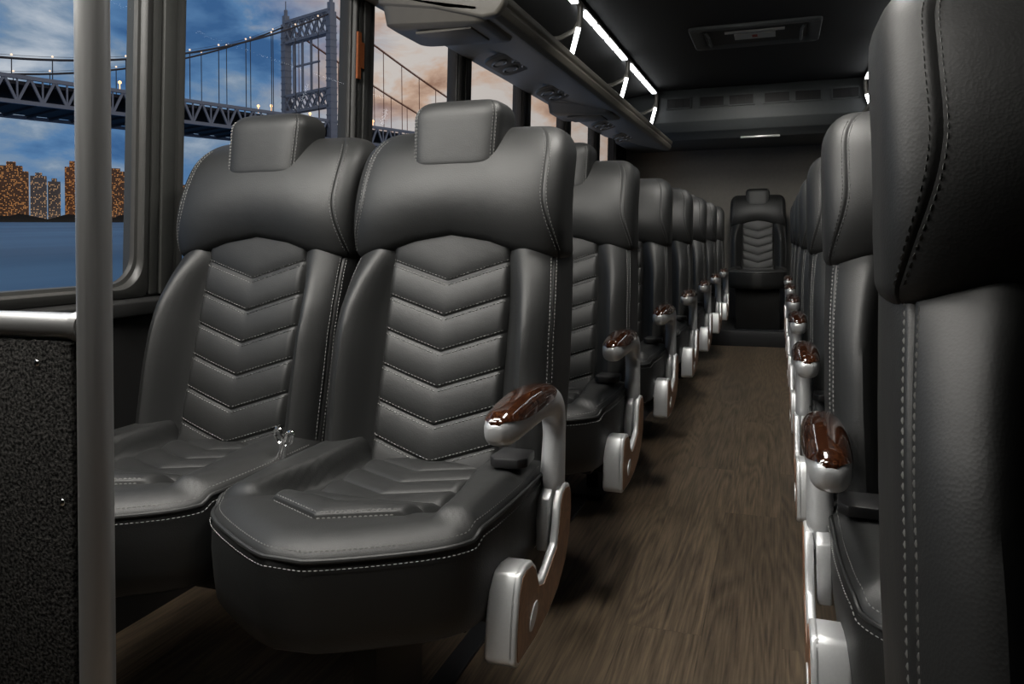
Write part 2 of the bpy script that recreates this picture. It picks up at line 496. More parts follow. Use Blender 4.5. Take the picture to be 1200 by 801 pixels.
def head_stitch_bm():
    bm = bmesh.new()
    for a in (-SEAM + .085, -SEAM - .085, -PI + SEAM + .085, -PI + SEAM - .085):
        headr.vstitch(bm, a, .10, .92, 40)
    return bm

# cushion ------------------------------------------------------------
CHW = .2275
CYB = 1.345 - Y0; CYC = 1.16 - Y0
def c_front(x): return .838 - Y0 + .63 * (math.sqrt(x * x + .0030) - .0548)
def c_outline(a, grow=0.):
    n = 10.
    x = (CHW + grow) * se(math.cos(a), n); s = se(math.sin(a), n)
    if s < 0: y = CYC + s * (CYC - c_front(x) + grow)
    else: y = CYC + s * (CYB - CYC + grow)
    x *= 1 - .035 * (1 - sstep(.93, 1.14, y + Y0))
    return x, y
def outline_angles(n, a0=-PI, a1=PI):
    K = 6000; L = [0.]; p = c_outline(a0)
    for k in range(1, K + 1):
        q = c_outline(lerp(a0, a1, k / K)); L.append(L[-1] + math.hypot(q[0] - p[0], q[1] - p[1])); p = q
    out = []; j = 0
    for i in range(n):
        t = L[-1] * i / n if a1 - a0 > 2 * PI - .01 else L[-1] * i / (n - 1)
        while j < K - 1 and L[j + 1] < t: j += 1
        f = (t - L[j]) / max(1e-12, L[j + 1] - L[j]); out.append(lerp(a0, a1, (j + f) / K))
    return out
def c_top(x, y):
    yw = y + Y0
    z = .481 - .002 * (1 - sstep(.83, 1.04, yw))
    bol = sstep(.122, .143, abs(x) - .02 * sstep(1.2, 1.0, yw))
    z += .011 * bol * sstep(.972, .992, yw) - .034 * (1 - bol) * sstep(.955, 1.10, yw)
    return z
def rim_fall(q): return -.022 * max(0., (q - .80) / .20) ** 2.2
RIM_Z = -.022
def rim_pt(a):
    x, y = c_outline(a); return Vector((x, y, c_top(x, y) + RIM_Z))
def cushion_bm():
    bm = bmesh.new(); N = 180
    A = outline_angles(N)
    loops = []
    # skirt, from below upwards
    for zf, g in ((0, -.022), (.01, -.010), (.05, -.003), (.3, .001), (.6, .004), (.85, .003), (.96, .001)):
        lp = []
        for a in A:
            x, y = c_outline(a, g); zt = c_top(*c_outline(a)) + RIM_Z
            zb = .331
            lp.append(Vector((x, y, lerp(zb, zt, zf))))
        loops.append(lp)
    def ring(s, dz=0.):
        lp = []
        for a in A:
            x, y = c_outline(a); yc = 1.12 - Y0
            x *= s; y = yc + (y - yc) * s
            lp.append(Vector((x, y, c_top(x, y) + rim_fall(s) + dz)))
        return lp
    loops.append(ring(.998, -.002)); loops.append(ring(.990, 0)); loops.append(ring(.975, .001))
    for i in range(1, 40): loops.append(ring(.975 * (1 - i / 40.), .0015))
    loft(bm, loops)
    return bm
SV0, SVS, SVK = .918 - Y0, .0640, .46
CPW = .122
def spanel_pt(x, y):
    v = (y - SV0 - SVK * abs(x)) / SVS
    h = .0115 * quilt(v, 7)
    e = sstep(CPW - .018, CPW, abs(x))
    f = 1 - sstep(0., .35, v + .0)
    z = c_top(x * (1 - .0), y) + .004 + (h - .001) * (1 - e) - .012 * e
    if v < 0: z = c_top(x, y) + .0035
    return Vector((x, y, z))
def spanel_bm():
    bm = bmesh.new()
    xs = [-CPW + 2 * CPW * i / 40 for i in range(41)]
    vals = []; v = -.02
    while v < 6.4:
        vals.append(v); f = abs(v - round(v)); v += .03 if f < .13 else .09
    rows = []
    for i, v in enumerate(vals):
        row = []
        for x in xs:
            y = min(SV0 + SVK * abs(x) + v * SVS, CYB - .02)
            p = spanel_pt(x, y)
            if i == 0: p.z -= .008
            row.append(p)
        rows.append(row)
    loft(bm, rows, False, False, False)
    bmesh.ops.remove_doubles(bm, verts=bm.verts, dist=1e-5)
    return bm
def seat_stitch_bm():
    bm = bmesh.new(); up = Vector((0, 0, 1))
    for i in range(1):
        for off in (-.0045, .0045):
            for sx in (-1, 1):
                pts = [spanel_pt(sx * (.001 + (CPW - .02) * k / 40), SV0 + i * SVS + SVK * (.001 + (CPW - .02) * k / 40) + off) for k in range(41)]
                for p in pts: p.z += .0004
                dash_line(bm, pts, [up] * len(pts))
    return bm
def rim_stitch_bm():
    bm = bmesh.new(); up = Vector((0, 0, 1))
    # either side of the rim piping
    A = outline_angles(200, -PI * 1.02, PI * .02)
    for s, dz in ((.968, .0015),):
        pts = []
        for a in A:
            x, y = c_outline(a); yc = 1.12 - Y0; x *= s; y = yc + (y - yc) * s
            pts.append(Vector((x, y, c_top(x, y) + rim_fall(s) + dz)))
        dash_line(bm, pts, [up] * len(pts))
    pts, ns = [], []
    for a in A:
        x, y = c_outline(a, .0052); zt = c_top(*c_outline(a)) + RIM_Z
        pts.append(Vector((x, y, zt - .011)))
        ns.append(Vector((math.cos(a), math.sin(a), .2)).normalized())
    dash_line(bm, pts, ns)
    return bm
def piping_bm():
    bm = bmesh.new()
    A = outline_angles(140, -PI * 1.02, PI * .02)
    pts = []
    for a in A:
        x, y = c_outline(a, .001); pts.append(Vector((x, y, c_top(*c_outline(a)) + RIM_Z - .001)))
    add_tube(bm, pts, .0034, 8)
    return bm

# aisle-side hardware (built for an aisle on +x, mirrored with s = -1) -----
HX = .457 + .038                 # outer face of the side cover in the pair's frame
def yz(l): return [(y - Y0, z) for y, z in l]
COVER = yz([(.992, .285), (1.00, .276), (1.08, .274), (1.15, .280), (1.21, .296), (1.255, .322), (1.285, .358), (1.298, .400), (1.297, .432),
            (1.285, .447), (1.262, .452), (1.238, .446), (1.224, .430), (1.215, .400), (1.200, .372), (1.128, .346), (1.108, .352), (1.092, .382), (1.075, .396), (1.045, .400), (1.024, .396), (1.010, .375), (.998, .33)])
def inset_poly(poly, d):
    out = []; n = len(poly)
    area2 = sum(poly[i][0] * poly[(i + 1) % n][1] - poly[(i + 1) % n][0] * poly[i][1] for i in range(n))
    sg = 1 if area2 > 0 else -1
    for i in range(n):
        p, q, r = Vector(poly[i - 1]), Vector(poly[i]), Vector(poly[(i + 1) % n])
        a = (q - p).normalized(); b = (r - q).normalized()
        na = Vector((-a.y, a.x)) * sg; nb = Vector((-b.y, b.x)) * sg
        m = (na + nb); m = m / max(.35, m.length_squared) * 2 * .5 * 1.0 if m.length > 1e-6 else na
        out.append(tuple(q + m * d * min(1.3, 1.0 / max(.6, (m.length)))))
    return out
INLAY = [p for p in inset_poly(COVER, .0105)]
FOOT = yz([(.992, .285), (1.00, .276), (1.08, .274), (1.10, .276), (1.11, .352), (1.092, .382), (1.075, .396), (1.045, .400), (1.024, .396), (1.010, .375), (.998, .33)])
def cover_bm(s):
    bm = bmesh.new(); add_prism(bm, COVER, 'x', s * (HX - .013), s * HX); bevel(bm, .004, 3)
    b2 = bmesh.new(); add_prism(b2, FOOT, 'x', s * (HX - .047), s * (HX - .0005)); bevel(b2, .006, 3)
    me = bpy.data.meshes.new('tmp'); b2.to_mesh(me); b2.free(); bm.from_mesh(me); bpy.data.meshes.remove(me)
    return bm
def inlay_bm(s):
    bm = bmesh.new(); add_prism(bm, INLAY, 'x', s * (HX - .004), s * (HX + .0012)); return bm
def badge_bm(s):
    bm = bmesh.new()
    c = (1.072 - Y0, .316)
    for k, (r, h) in enumerate(((1., .0028),)):
        poly = [(c[0] + .020 * r * math.cos(t), c[1] + .013 * r * math.sin(t) + .010 * math.cos(t)) for t in [2 * PI * i / 24 for i in range(24)]]
        add_prism(bm, poly, 'x', s * (HX + .0005), s * (HX + h))
    bevel(bm, .0008, 1); return bm
AP = [((1.262, .400), .026, .016), ((1.262, .440), .026, .0165), ((1.263, .452), .0285, .0195), ((1.269, .490), .0255, .0190), ((1.276, .530), .0225, .0185),
      ((1.274, .560), .0225, .0195), ((1.258, .583), .0235, .0215), ((1.230, .597), .025, .0235), ((1.19, .605), .027, .0255), ((1.14, .609), .0285, .027),
      ((1.09, .609), .029, .0275), ((1.04, .606), .027, .026), ((1.008, .603), .0245, .0235), ((.991, .601), .0185, .0185), ((.983, .600), .008, .009)]
AX = HX - .0235
def arm_frames():
    P = [Vector((p[0][0] - Y0, p[0][1])) for p in AP]
    # resample smoothly (catmull-rom)
    out = []
    n = len(P)
    for i in range(n - 1):
        for k in range(4):
            t = k / 4.
            p0, p1, p2, p3 = P[max(i - 1, 0)], P[i], P[i + 1], P[min(i + 2, n - 1)]
            q = .5 * ((2 * p1) + (p2 - p0) * t + (2 * p0 - 5 * p1 + 4 * p2 - p3) * t * t + (3 * p1 - p0 - 3 * p2 + p3) * t ** 3)
            out.append((q, lerp(AP[i][1], AP[i + 1][1], t), lerp(AP[i][2], AP[i + 1][2], t), i + t))
    out.append((P[-1], AP[-1][1], AP[-1][2], n - 1))
    fr = []
    for i, (q, th, wx, u) in enumerate(out):
        d = (out[min(i + 1, len(out) - 1)][0] - out[max(i - 1, 0)][0]).normalized()
        fr.append((q, d, Vector((d.y, -d.x)), th, wx, u))   # normal: 'outside' of the bend = up on the grip
    return fr
def arm_bm(s):
    bm = bmesh.new(); loops = []
    for q, d, nn, th, wx, u in arm_frames():
        lp = []
        for k in range(28):
            t = 2 * PI * k / 28
            o = nn * (th * se(math.sin(t), 2.6)); lp.append((s * (AX + wx * se(math.cos(t), 2.6)), q.x + o.x, q.y + o.y))
        loops.append(lp)
    loft(bm, loops); return bm
def cap_bm(s):
    bm = bmesh.new(); loops = []
    fr = [f for f in arm_frames() if 7.0 <= f[5] <= 13.55]
    for i, (q, d, nn, th, wx, u) in enumerate(fr):
        up = nn if nn.y > 0 else -nn
        e = 1. if u > 9 else math.sqrt(max(0., 1 - ((9 - u) / 2.02) ** 2))
        lp = []
        lo = lerp(PI / 2 * .96, .03, e)
        if u > 9.6: lo = .03 + 1.2 * ((u - 9.6) / 3.95) ** 2.2
        for k in range(17):
            t = lerp(lo, PI - lo, k / 16)
            o = up * ((th + .0025) * se(math.sin(t), 2.4)); lp.append((s * (AX + (wx + .0020) * se(math.cos(t), 2.4)), q.x + o.x, q.y + o.y))
        for t in (PI - lo, lo):
            o = up * ((th - .006) * se(math.sin(t), 2.4)); lp.append((s * (AX + max(.002, wx - .006) * se(math.cos(t), 2.4)), q.x + o.x, q.y + o.y))
        loops.append(lp)
    loft(bm, loops); return bm
def collar_bm(s):
    bm = bmesh.new()
    for x0, x1 in ((HX - .047, HX - .039), (HX - .036, HX - .016)):
        poly = yz([(1.205, .355), (1.205, .41), (1.216, .438), (1.236, .449), (1.27, .449), (1.29, .43), (1.29, .36)])
        add_prism(bm, poly, 'x', s * x0, s * x1)
    bevel(bm, .003, 2); return bm
def lever_bm(s):
    bm = bmesh.new()
    poly = yz([(y + .030, z + .006) for y, z in [(1.10, .358), (1.115, .352), (1.150, .366), (1.185, .372), (1.192, .385), (1.175, .396), (1.158, .415), (1.145, .412), (1.142, .392), (1.118, .378)]])
    add_prism(bm, poly, 'x', s * (HX - .060), s * (HX - .038)); bevel(bm, .003, 2); return bm
def latch_bm(s):
    bm = bmesh.new()
    x0 = .457 - .068
    R = Matrix.Rotation(.0, 4, 'Z')
    poly = [(x0, 1.18 - Y0), (x0 + .012, 1.165 - Y0), (x0 + .052, 1.168 - Y0), (x0 + .064, 1.182 - Y0), (x0 + .060, 1.235 - Y0), (x0 + .004, 1.235 - Y0)]
    add_prism(bm, [(s * p[0], p[1]) for p in poly], 'z', .497, .513); bevel(bm, .003, 2); return bm
def mount_bm(s):
    bm = bmesh.new(); add_box(bm, min(s * .40, s * (HX - .047)), max(s * .40, s * (HX - .047)), 1.06 - Y0, 1.30 - Y0, .30, .335); bevel(bm, .004, 2); return bm
def pedestal_bm(s):
    bm = bmesh.new()
    z0 = 0. if s > 0 else DROP
    for y in (1.02, 1.22):
        add_box(bm, -.42, .42, y - Y0 - .02, y - Y0 + .02, .312, .342)
    lx = s * .233
    add_box(bm, lx - .021, lx + .021, 1.04 - Y0, 1.20 - Y0, z0 + .015, .315)
    add_box(bm, lx - .05, lx + .05, .96 - Y0, 1.28 - Y0, z0, z0 + .018)
    bevel(bm, .004, 2); return bm
DROP = .012
def tongue_bm():
    bm = bmesh.new()
    # chrome belt tongue: two loops and a plate
    for cx, cz, rx, rz, tl in ((-.006, .050, .0075, .014, .25), (.014, .046, .0075, .013, -.35)):
        pts = [(cx + rx * math.cos(t) * math.cos(tl) - rz * math.sin(t) * math.sin(-tl) * -1, 0.0, cz + rz * math.sin(t)) for t in [2 * PI * k / 20 for k in range(21)]]
        add_tube(bm, pts, .0034, 8)
    add_tube(bm, [(.002, 0, .036), (-.004, 0, .020), (-.010, 0, 0)], .0040, 8)
    add_tube(bm, [(.010, 0, .034), (.006, 0, .020), (0, 0, 0)], .0032, 8)
    return bm

def with_stitches(me, bst):
    """stitching is surface pattern: it stays inside the part's own mesh, as a second material"""
    n0 = len(me.polygons)
    sm = mesh('tmp', bst, M['thread'], 40)
    bm = bmesh.new(); bm.from_mesh(me); bm.from_mesh(sm); bm.to_mesh(me); bm.free(); bpy.data.meshes.remove(sm)
    me.materials.append(M['thread'])
    mi = [0] * n0 + [1] * (len(me.polygons) - n0)
    me.polygons.foreach_set('material_index', mi)
    me.polygons.foreach_set('use_smooth', [True] * len(me.polygons))
    return me
core_st, panel_st = back_stitch_bm()
ME = dict(
    core=with_stitches(mesh('backrest', core.bm(88, 26), M['leather']), core_st),
    panel=with_stitches(mesh('quilted_panel', panel_bm(), M['leather'], 0), panel_st),
    wing=with_stitches(mesh('head_bolster', wing.bm(88, 20), M['leather']), wing_stitch_bm()),
    head=with_stitches(mesh('headrest', headr.bm(72, 10), M['leather']), head_stitch_bm()),
    cush=with_stitches(mesh('seat_cushion', cushion_bm(), M['leather'], 60), rim_stitch_bm()),
    spanel=with_stitches(mesh('quilted_panel', spanel_bm(), M['leather'], 0), seat_stitch_bm()),
    pipe=mesh('piping', piping_bm(), M['leather']),
    tongue=mesh('belt_tongue', tongue_bm(), M['chrome']),
)
for s, k in ((1, 'L'), (-1, 'R')):
    ME['cover' + k] = mesh('side_cover', cover_bm(s), M['silver'], 30)
    ME['inlay' + k] = mesh('wood_inlay', inlay_bm(s), M['inlay'], 30)
    ME['badge' + k] = mesh('badge', badge_bm(s), M['silver'], 30)
    ME['arm' + k] = mesh('armrest', arm_bm(s), M['silver'], 60)
    ME['cap' + k] = mesh('wood_cap', cap_bm(s), M['burl'], 50)
    ME['collar' + k] = mesh('hinge_collar', collar_bm(s), M['silver'], 30)
    ME['lever' + k] = mesh('recline_lever', lever_bm(s), M['black'], 30)
    ME['latch' + k] = mesh('belt_latch', latch_bm(s), M['black'], 30)
    ME['mount' + k] = mesh('arm_mount', mount_bm(s), M['blackmetal'], 30)
    ME['ped' + k] = mesh('pedestal', pedestal_bm(s), M['blackmetal'], 30)

def one_place(root, x):
    b = obj('backrest', ME['core'], root, (x, 0, 0))
    obj('quilted_panel', ME['panel'], b)
    obj('head_bolster', ME['wing'], root, (x, 0, 0))
    obj('headrest', ME['head'], root, (x, 0, 0))
    c = obj('seat_cushion', ME['cush'], root, (x, 0, 0))
    obj('quilted_panel', ME['spanel'], c); obj('piping', ME['pipe'], c)
def double_seat(k, arm=True):
    root = empty('double_seat')
    one_place(root, -.229); one_place(root, .229)
    if arm:
        a = obj('armrest', ME['arm' + k], root); a['label'] = 'silver curved armrest'
        obj('wood_cap', ME['cap' + k], a)['label'] = 'glossy burl wood cap'
    c = obj('side_cover', ME['cover' + k], root); c['label'] = 'silver side cover'
    obj('wood_inlay', ME['inlay' + k], c)['label'] = 'brown wood inlay'; obj('badge', ME['badge' + k], c)['label'] = 'small oval silver badge'
    obj('hinge_collar', ME['collar' + k], c)
    obj('recline_lever', ME['lever' + k], root); obj('arm_mount', ME['mount' + k], root)
    l = obj('belt_latch', ME['latch' + k], root)
    obj('pedestal', ME['ped' + k], root)
    obj('belt_tongue', ME['tongue'], root, (-.004, 1.165 - Y0, .468))['label'] = 'chrome seat belt tongue'
    return root
def copy_tree(o, parent=None):
    c = o.copy(); COL.objects.link(c)
    if parent: c.parent = parent
    for ch in list(o.children): copy_tree(ch, c)
    return c

PITCH = .762
LX, RX = -.840, .527
left_labels = [
    'front left double seat of black quilted leather beside the steel pole',
    'double seat on the left, directly behind the front left one, headrest rising above it',
    'third double seat on the left counted from the steel pole',
    'fourth double seat on the left counted from the steel pole',
    'fifth double seat on the left counted from the steel pole',
    'sixth double seat on the left counted from the steel pole',
    'last double seat on the left, closest to the grey rear wall']
Lproto = double_seat('L')
for i, lab in enumerate(left_labels):
    o = Lproto if i == 0 else copy_tree(Lproto)
    o.location = (LX, Y0 + PITCH * i, 0)
    tag(o, lab, 'seat', 'double seats left of the aisle')
right_labels = [
    'nearest double seat on the right, cut by the right photo edge, seen close up',
    'second double seat on the right, behind the nearest, with the largest right armrest',
    'third double seat on the right counted from the camera',
    'fourth double seat on the right counted from the camera',
    'fifth double seat on the right counted from the camera',
    'sixth double seat on the right counted from the camera',
    'seventh double seat on the right counted from the camera']
R0 = double_seat('R', arm=False); R0.location = (RX, Y0 - PITCH - .03, -DROP)
tag(R0, right_labels[0], 'seat', 'double seats right of the aisle')
Rproto = double_seat('R')
for i, lab in enumerate(right_labels[1:]):
    o = Rproto if i == 0 else copy_tree(Rproto)
    o.location = (RX, Y0 + PITCH * i - .03, -DROP)
    tag(o, lab, 'seat', 'double seats right of the aisle')
# single seat at the end of the aisle
rs = empty('rear_seat', (-.163, Y0 + 5.43, .12)); one_place(rs, 0)
bm = bmesh.new(); add_box(bm, -.17, .17, 1.0 - Y0, 1.32 - Y0, 0, .34); bevel(bm, .01, 2); build('seat_base', bm, M['blackmetal'], rs)
tag(rs, 'single black quilted leather seat facing down the aisle at the rear wall', 'seat')

# ------------------------------------------------------------------ setting
WL, WR = -1.395, 1.12
YF, YB = -2.6, 7.28
ZC = 2.06
bm = bmesh.new(); add_box(bm, WL - .1, WR + .1, YF, YB, -.05, 0); struct(build('floor', bm, M['floor'], smooth=0))
n = 0
for x0, x1 in ((-.652, -.605), (.305, .352)):
    bm = bmesh.new(); add_box(bm, x0, x1, -1.0, 6.2, -.002, .006); bevel(bm, .002, 1)
    n += 1; struct(build('trim_%d' % n, bm, M['track']))
bm = bmesh.new(); add_box(bm, WL, WR, 6.30, YB, -.001, .12); bevel(bm, .006, 2); struct(build('trim_3', bm, M['track']))
bm = bmesh.new(); add_box(bm, WL - .1, WR + .1, YF, YB, ZC, ZC + .05); struct(build('ceiling', bm, M['ceil'], smooth=0))
bm = bmesh.new(); add_box(bm, WR, WR + .06, YF, YB, 0, ZC); struct(build('wall_right', bm, M['wallm'], smooth=0))
bm = bmesh.new(); add_box(bm, WL - .1, WR + .1, YB, YB + .06, 0, ZC); struct(build('wall_back', bm, M['rearwall'], smooth=0))
bm = bmesh.new(); add_box(bm, WL - .1, WR + .1, YF - .06, YF, 0, ZC); struct(build('wall_front', bm, M['wallm'], smooth=0))
# left wall: solid below the windows, header above, posts between; leaning inwards above the sill
SILL, HEAD = .745, 1.80
def wx(z): return WL + .034 * max(0, z - SILL)
P0, PP, PWD = 1.410, .918, .088
wins = []
y = P0 - PP + PWD
bm = bmesh.new()
def wall_piece(bm, y0, y1, z0, z1, t=.07):
    vs = []
    for yy in (y0, y1):
        for z in (z0, z1):
            vs += [Vector((wx(z), yy, z)), Vector((wx(z) - t, yy, z))]
    v = [bm.verts.new(p) for p in vs]
    for f in ((0, 1, 3, 2), (4, 6, 7, 5), (0, 4, 5, 1), (2, 3, 7, 6), (0, 2, 6, 4), (1, 5, 7, 3)): bm.faces.new([v[i] for i in f])
wall_piece(bm, YF, YB, 0, SILL)
wall_piece(bm, YF, YB, HEAD, ZC)
wall_piece(bm, YF, y, SILL, HEAD)
wall_piece(bm, P0 + 6 * PP - .15, YB, SILL, HEAD)
struct(build('wall_left', bm, M['wallm'], smooth=0))
n = 3
for k in range(6):
    y0 = P0 + PP * k; n += 1
    bm = bmesh.new(); wall_piece(bm, y0, y0 + PWD, SILL, HEAD, .07)
    # raised ribs of the post
    for a, b, t in ((.006, .030, .008), (.034, .074, .013), (.078, .096, .007)):
        vs = [bm.verts.new((wx(z) + d, yy, z)) for yy in (y0 + a, y0 + b) for z in (SILL, HEAD) for d in (0, t)]
        for f in ((0, 1, 3, 2), (4, 6, 7, 5), (0, 4, 5, 1), (2, 3, 7, 6), (0, 2, 6, 4), (1, 5, 7, 3)): bm.faces.new([vs[i] for i in f])
    bevel(bm, .005, 2)
    struct(build('trim_%d' % n, bm, M['pillar']))
def rrect(y0, y1, z0, z1, r, seg=8):
    out = []
    for cy, cz, a0 in ((y1 - r, z1 - r, 0), (y0 + r, z1 - r, 90), (y0 + r, z0 + r, 180), (y1 - r, z0 + r, 270)):
        for k in range(seg + 1):
            a = math.radians(a0 + 90. * k / seg); out.append((cy + r * math.cos(a), cz + r * math.sin(a)))
    return out
for k in range(7):
    y0 = P0 + PP * (k - 1) + PWD; y1 = P0 + PP * k
    if k == 6: y1 -= .15
    bm = bmesh.new()
    loops = []
    for g, r, dx in ((.004, .02, -.055), (.004, .02, .004), (-.004, .06, .010), (-.016, .065, .010), (-.020, .065, .005), (-.022, .065, -.004), (-.029, .065, -.006), (-.031, .065, -.016)):
        loops.append([(wx(z) + dx, yy, z) for yy, z in rrect(y0 - g, y1 + g, SILL - g, HEAD + g, r)])
    loft(bm, loops, False, False)
    o = struct(build('window_%d' % (k + 1), bm, M['gasket'], smooth=35))
    bm = bmesh.new()
    bm.faces.new([bm.verts.new((wx(z) - .012, yy, z)) for yy, z in rrect(y0 + .028, y1 - .028, SILL + .028, HEAD - .028, .06)])
    build('pane', bm, M['glass'], o, 0)
# side ledge under the windows
bm = bmesh.new(); add_prism(bm, [(WL, SILL - .05), (WL + .022, SILL - .045), (WL + .024, SILL - .012), (WL, SILL - .004)], 'y', YF, YB); bevel(bm, .004, 2)
struct(build('trim_10', bm, M['wallm']))
# orange stickers on two of the posts
for y0, z0, z1, lab in ((P0 + PP - .018, 1.42, 1.58, 'upright orange sticker on the window post above the front left seats'),
                        (P0 + PP * 3 - .015, 1.30, 1.40, 'small orange sticker low on the post behind the second headrest')):
    bm = bmesh.new()
    for a, b, c, d in ((0, .022, 0, 1), (.022, .042, .25, .8)):
        zz0, zz1 = lerp(z0, z1, c), lerp(z0, z1, d)
        vs = [bm.verts.new((wx(z) + e, yy, z)) for yy in (y0 + a, y0 + b) for z in (zz0, zz1) for e in (.010, .0175)]
        for f in ((0, 1, 3, 2), (4, 6, 7, 5), (0, 4, 5, 1), (2, 3, 7, 6), (0, 2, 6, 4), (1, 5, 7, 3)): bm.faces.new([vs[i] for i in f])
    tag(build('sticker', bm, M['orange'], smooth=0), lab, 'sticker')

# ------------------------------------------------------------------ partition with pole at the front left
PX, PY = -.727, .662
pt = empty('partition', (PX, PY, 0))
tag(pt, 'black carpeted partition with satin steel rail and tall pole in the left foreground', 'partition')
bm = bmesh.new(); add_tube(bm, [(0, 0, z) for z in (0, .5, 1, 1.5, ZC)], .0182, 40); build('pole', bm, M['steel'], pt)
bm = bmesh.new(); add_tube(bm, [(-.645, 0, .774), (-.4, 0, .774), (-.2, 0, .774), (-.0195, 0, .774), (-.010, 0, .774)], .0150, 28)
add_tube(bm, [(-.0235, 0, .774), (-.012, 0, .774)], .0175, 28)
build('rail', bm, M['steelh'], pt)
bm = bmesh.new(); add_box(bm, -.645, -.022, -.012, .012, .10, .758); bevel(bm, .004, 2); pn = build('panel', bm, M['carpet'], pt)
for x, z in ((-.085, .758), (-.047, .590)):
    pass
for x, z in ((-.073, .732), (-.036, .577), (-.40, .732), (-.40, .577)):
    bm = bmesh.new(); bmesh.ops.create_uvsphere(bm, u_segments=14, v_segments=8, radius=.0042)
    for v in bm.verts: v.co.y *= .6
    build('rivet', bm, M['chrome'], pn, loc=(x, -.0125, z))

# ------------------------------------------------------------------ luggage racks
def rack(s, y0, label):
    cx = -.15
    X = lambda d: cx + s * d          # d = distance from the aisle's middle
    r = empty('luggage_rack', (X(.9), (y0 + 6.28) / 2, 1.60)); off = Vector(r.location)
    def bd(name, bm, m, parent=r, smooth=40):
        bmesh.ops.translate(bm, verts=bm.verts, vec=-off); return build(name, bm, m, parent, smooth)
    sec = [(1.205, 1.700), (1.09, 1.672), (.90, 1.612), (.72, 1.566), (.690, 1.562), (.668, 1.572), (.655, 1.594), (.662, 1.604), (.652, 1.612), (.648, 1.630), (.660, 1.643), (.69, 1.640), (.72, 1.66), (1.19, 1.74)]
    bm = bmesh.new(); add_prism(bm, [(X(a), b) for a, b in sec], 'y', y0, 6.28); bevel(bm, .004, 2, 20); sh = bd('shelf', bm, M['rack'])
    bm = bmesh.new(); add_prism(bm, [(X(a), b) for a, b in [(1.19, 1.745), (1.19, 2.055), (.80, 2.055), (.83, 2.03), (1.13, 1.99), (1.17, 1.9), (1.17, 1.745)]], 'y', y0, 6.28); bd('back_panel', bm, M['rackin'])
    # near end cap
    bm = bmesh.new(); add_prism(bm, [(X(a), b) for a, b in [(1.205, 1.695), (1.09, 1.665), (.72, 1.560), (.672, 1.565), (.645, 1.60), (.645, 1.650), (.70, 1.72), (.76, 1.90), (.78, 2.05), (1.19, 2.05)]], 'y', y0 - .03, y0 + .012); bevel(bm, .01, 3); bd('end_cap', bm, M['rack'])
    ys = [2.45, 3.72, 5.00, 6.24]
    bm = bmesh.new(); add_tube(bm, [(X(.775), y0, 2.030), (X(.775), 6.27, 2.030)], .016, 14); bd('rail', bm, M['rack'])
    for a, b in zip(ys, ys[1:]):
        k = 4 if s < 0 else 4
        for i in range(k):
            p, q = lerp(a + .06, b - .06, i / k) + .022, lerp(a + .06, b - .06, (i + 1) / k) - .022
            bm = bmesh.new(); add_box(bm, X(.775) - .016, X(.775) + .016, p, q, 2.006, 2.018); bd('light_strip', bm, M['led'], smooth=0)
    for yy in ys:
        bm = bmesh.new()
        pts = [(.772, 2.035), (.768, 1.99), (.772, 1.94), (.785, 1.88), (.81, 1.80), (.84, 1.70)]
        add_tube(bm, [(X(a), yy, b) for a, b in pts], .015, 12)
        add_tube(bm, [(X(a), yy, b) for a, b in [(.770, 1.95), (.80, 1.90), (.87, 1.87), (.98, 1.86), (1.17, 1.87)]], .012, 10)
        p = bd('post', bm, M['rack'])
        bm = bmesh.new(); add_bar(bm, (X(.775), yy - .018, 1.905), (X(.812), yy - .018, 1.775), .022, .008, (0, 1, 0)); bd('light_strip', bm, M['led'], p, 0)
    # reading light clusters under the shelf
    nrm_z = lambda d: interp([(.72, 1.566), (.90, 1.612), (1.09, 1.672)], d)
    for yy in (3.05, 3.75, 4.95, 5.6):
        if yy < y0: continue
        bm = bmesh.new()
        R = Matrix.Translation((X(.90), yy, nrm_z(.90) - .004)) @ Matrix.Rotation(s * math.radians(-15.5) * -1, 4, 'Y')
        add_prism(bm, rrect(-.085, .085, -.15, .15, .05), 'z', -.008, .006)
        bmesh.ops.transform(bm, matrix=R, verts=bm.verts); bevel(bm, .003, 2); pl = bd('reading_light_panel', bm, M['rack'])
        for lx, ly, rr in ((-.035, -.07, .030), (.035, -.02, .026), (-.03, .055, .030), (.04, .08, .022)):
            bm = bmesh.new(); pts = [(lx + rr * math.cos(t), ly + rr * math.sin(t), -.010) for t in [2 * PI * k / 20 for k in range(21)]]
            add_tube(bm, pts, .0055, 8)
            add_prism(bm, [(lx + rr * .7 * math.cos(t), ly + rr * .7 * math.sin(t)) for t in [2 * PI * k / 16 for k in range(16)]], 'z', -.013, -.004)
            bmesh.ops.transform(bm, matrix=R, verts=bm.verts); bd('lens', bm, M['lens'], pl)
    for yy, ln in ((y0, .30), (4.20, .30)):
        bm = bmesh.new()
        loops = []
        for t, g in ((0, 0.), (.25, .0), (.3, -.012), (.85, -.02), (1., -.045)):
            lp = []
            for px_, py_ in rrect(.70 - g * 0 + (-g), 1.10 + g, yy - .03 - g, yy + ln + g, .04, 5):
                ztop = interp([(.66, 1.58), (1.1, 1.675)], px_); zbot = 1.548 + .04 * (px_ - .7)
                lp.append((X(px_), py_, lerp(ztop, zbot, t)))
            loops.append(lp)
        loft(bm, loops); bevel(bm, .003, 1, 30)
        bx = bd('service_box', bm, M['rack'])
        bm = bmesh.new(); add_box(bm, min(X(.78), X(.98)), max(X(.78), X(.98)), yy + .03, yy + .2, 1.545, 1.556); bevel(bm, .004, 2); bd('access_flap', bm, M['rack'], bx)
    tag(r, label, 'luggage rack')
rack(-1, 2.27, 'grey overhead luggage rack above the left seats with white light strip')
rack(1, 2.27, 'grey overhead luggage rack above the right seats, mostly hidden by the nearest seat')

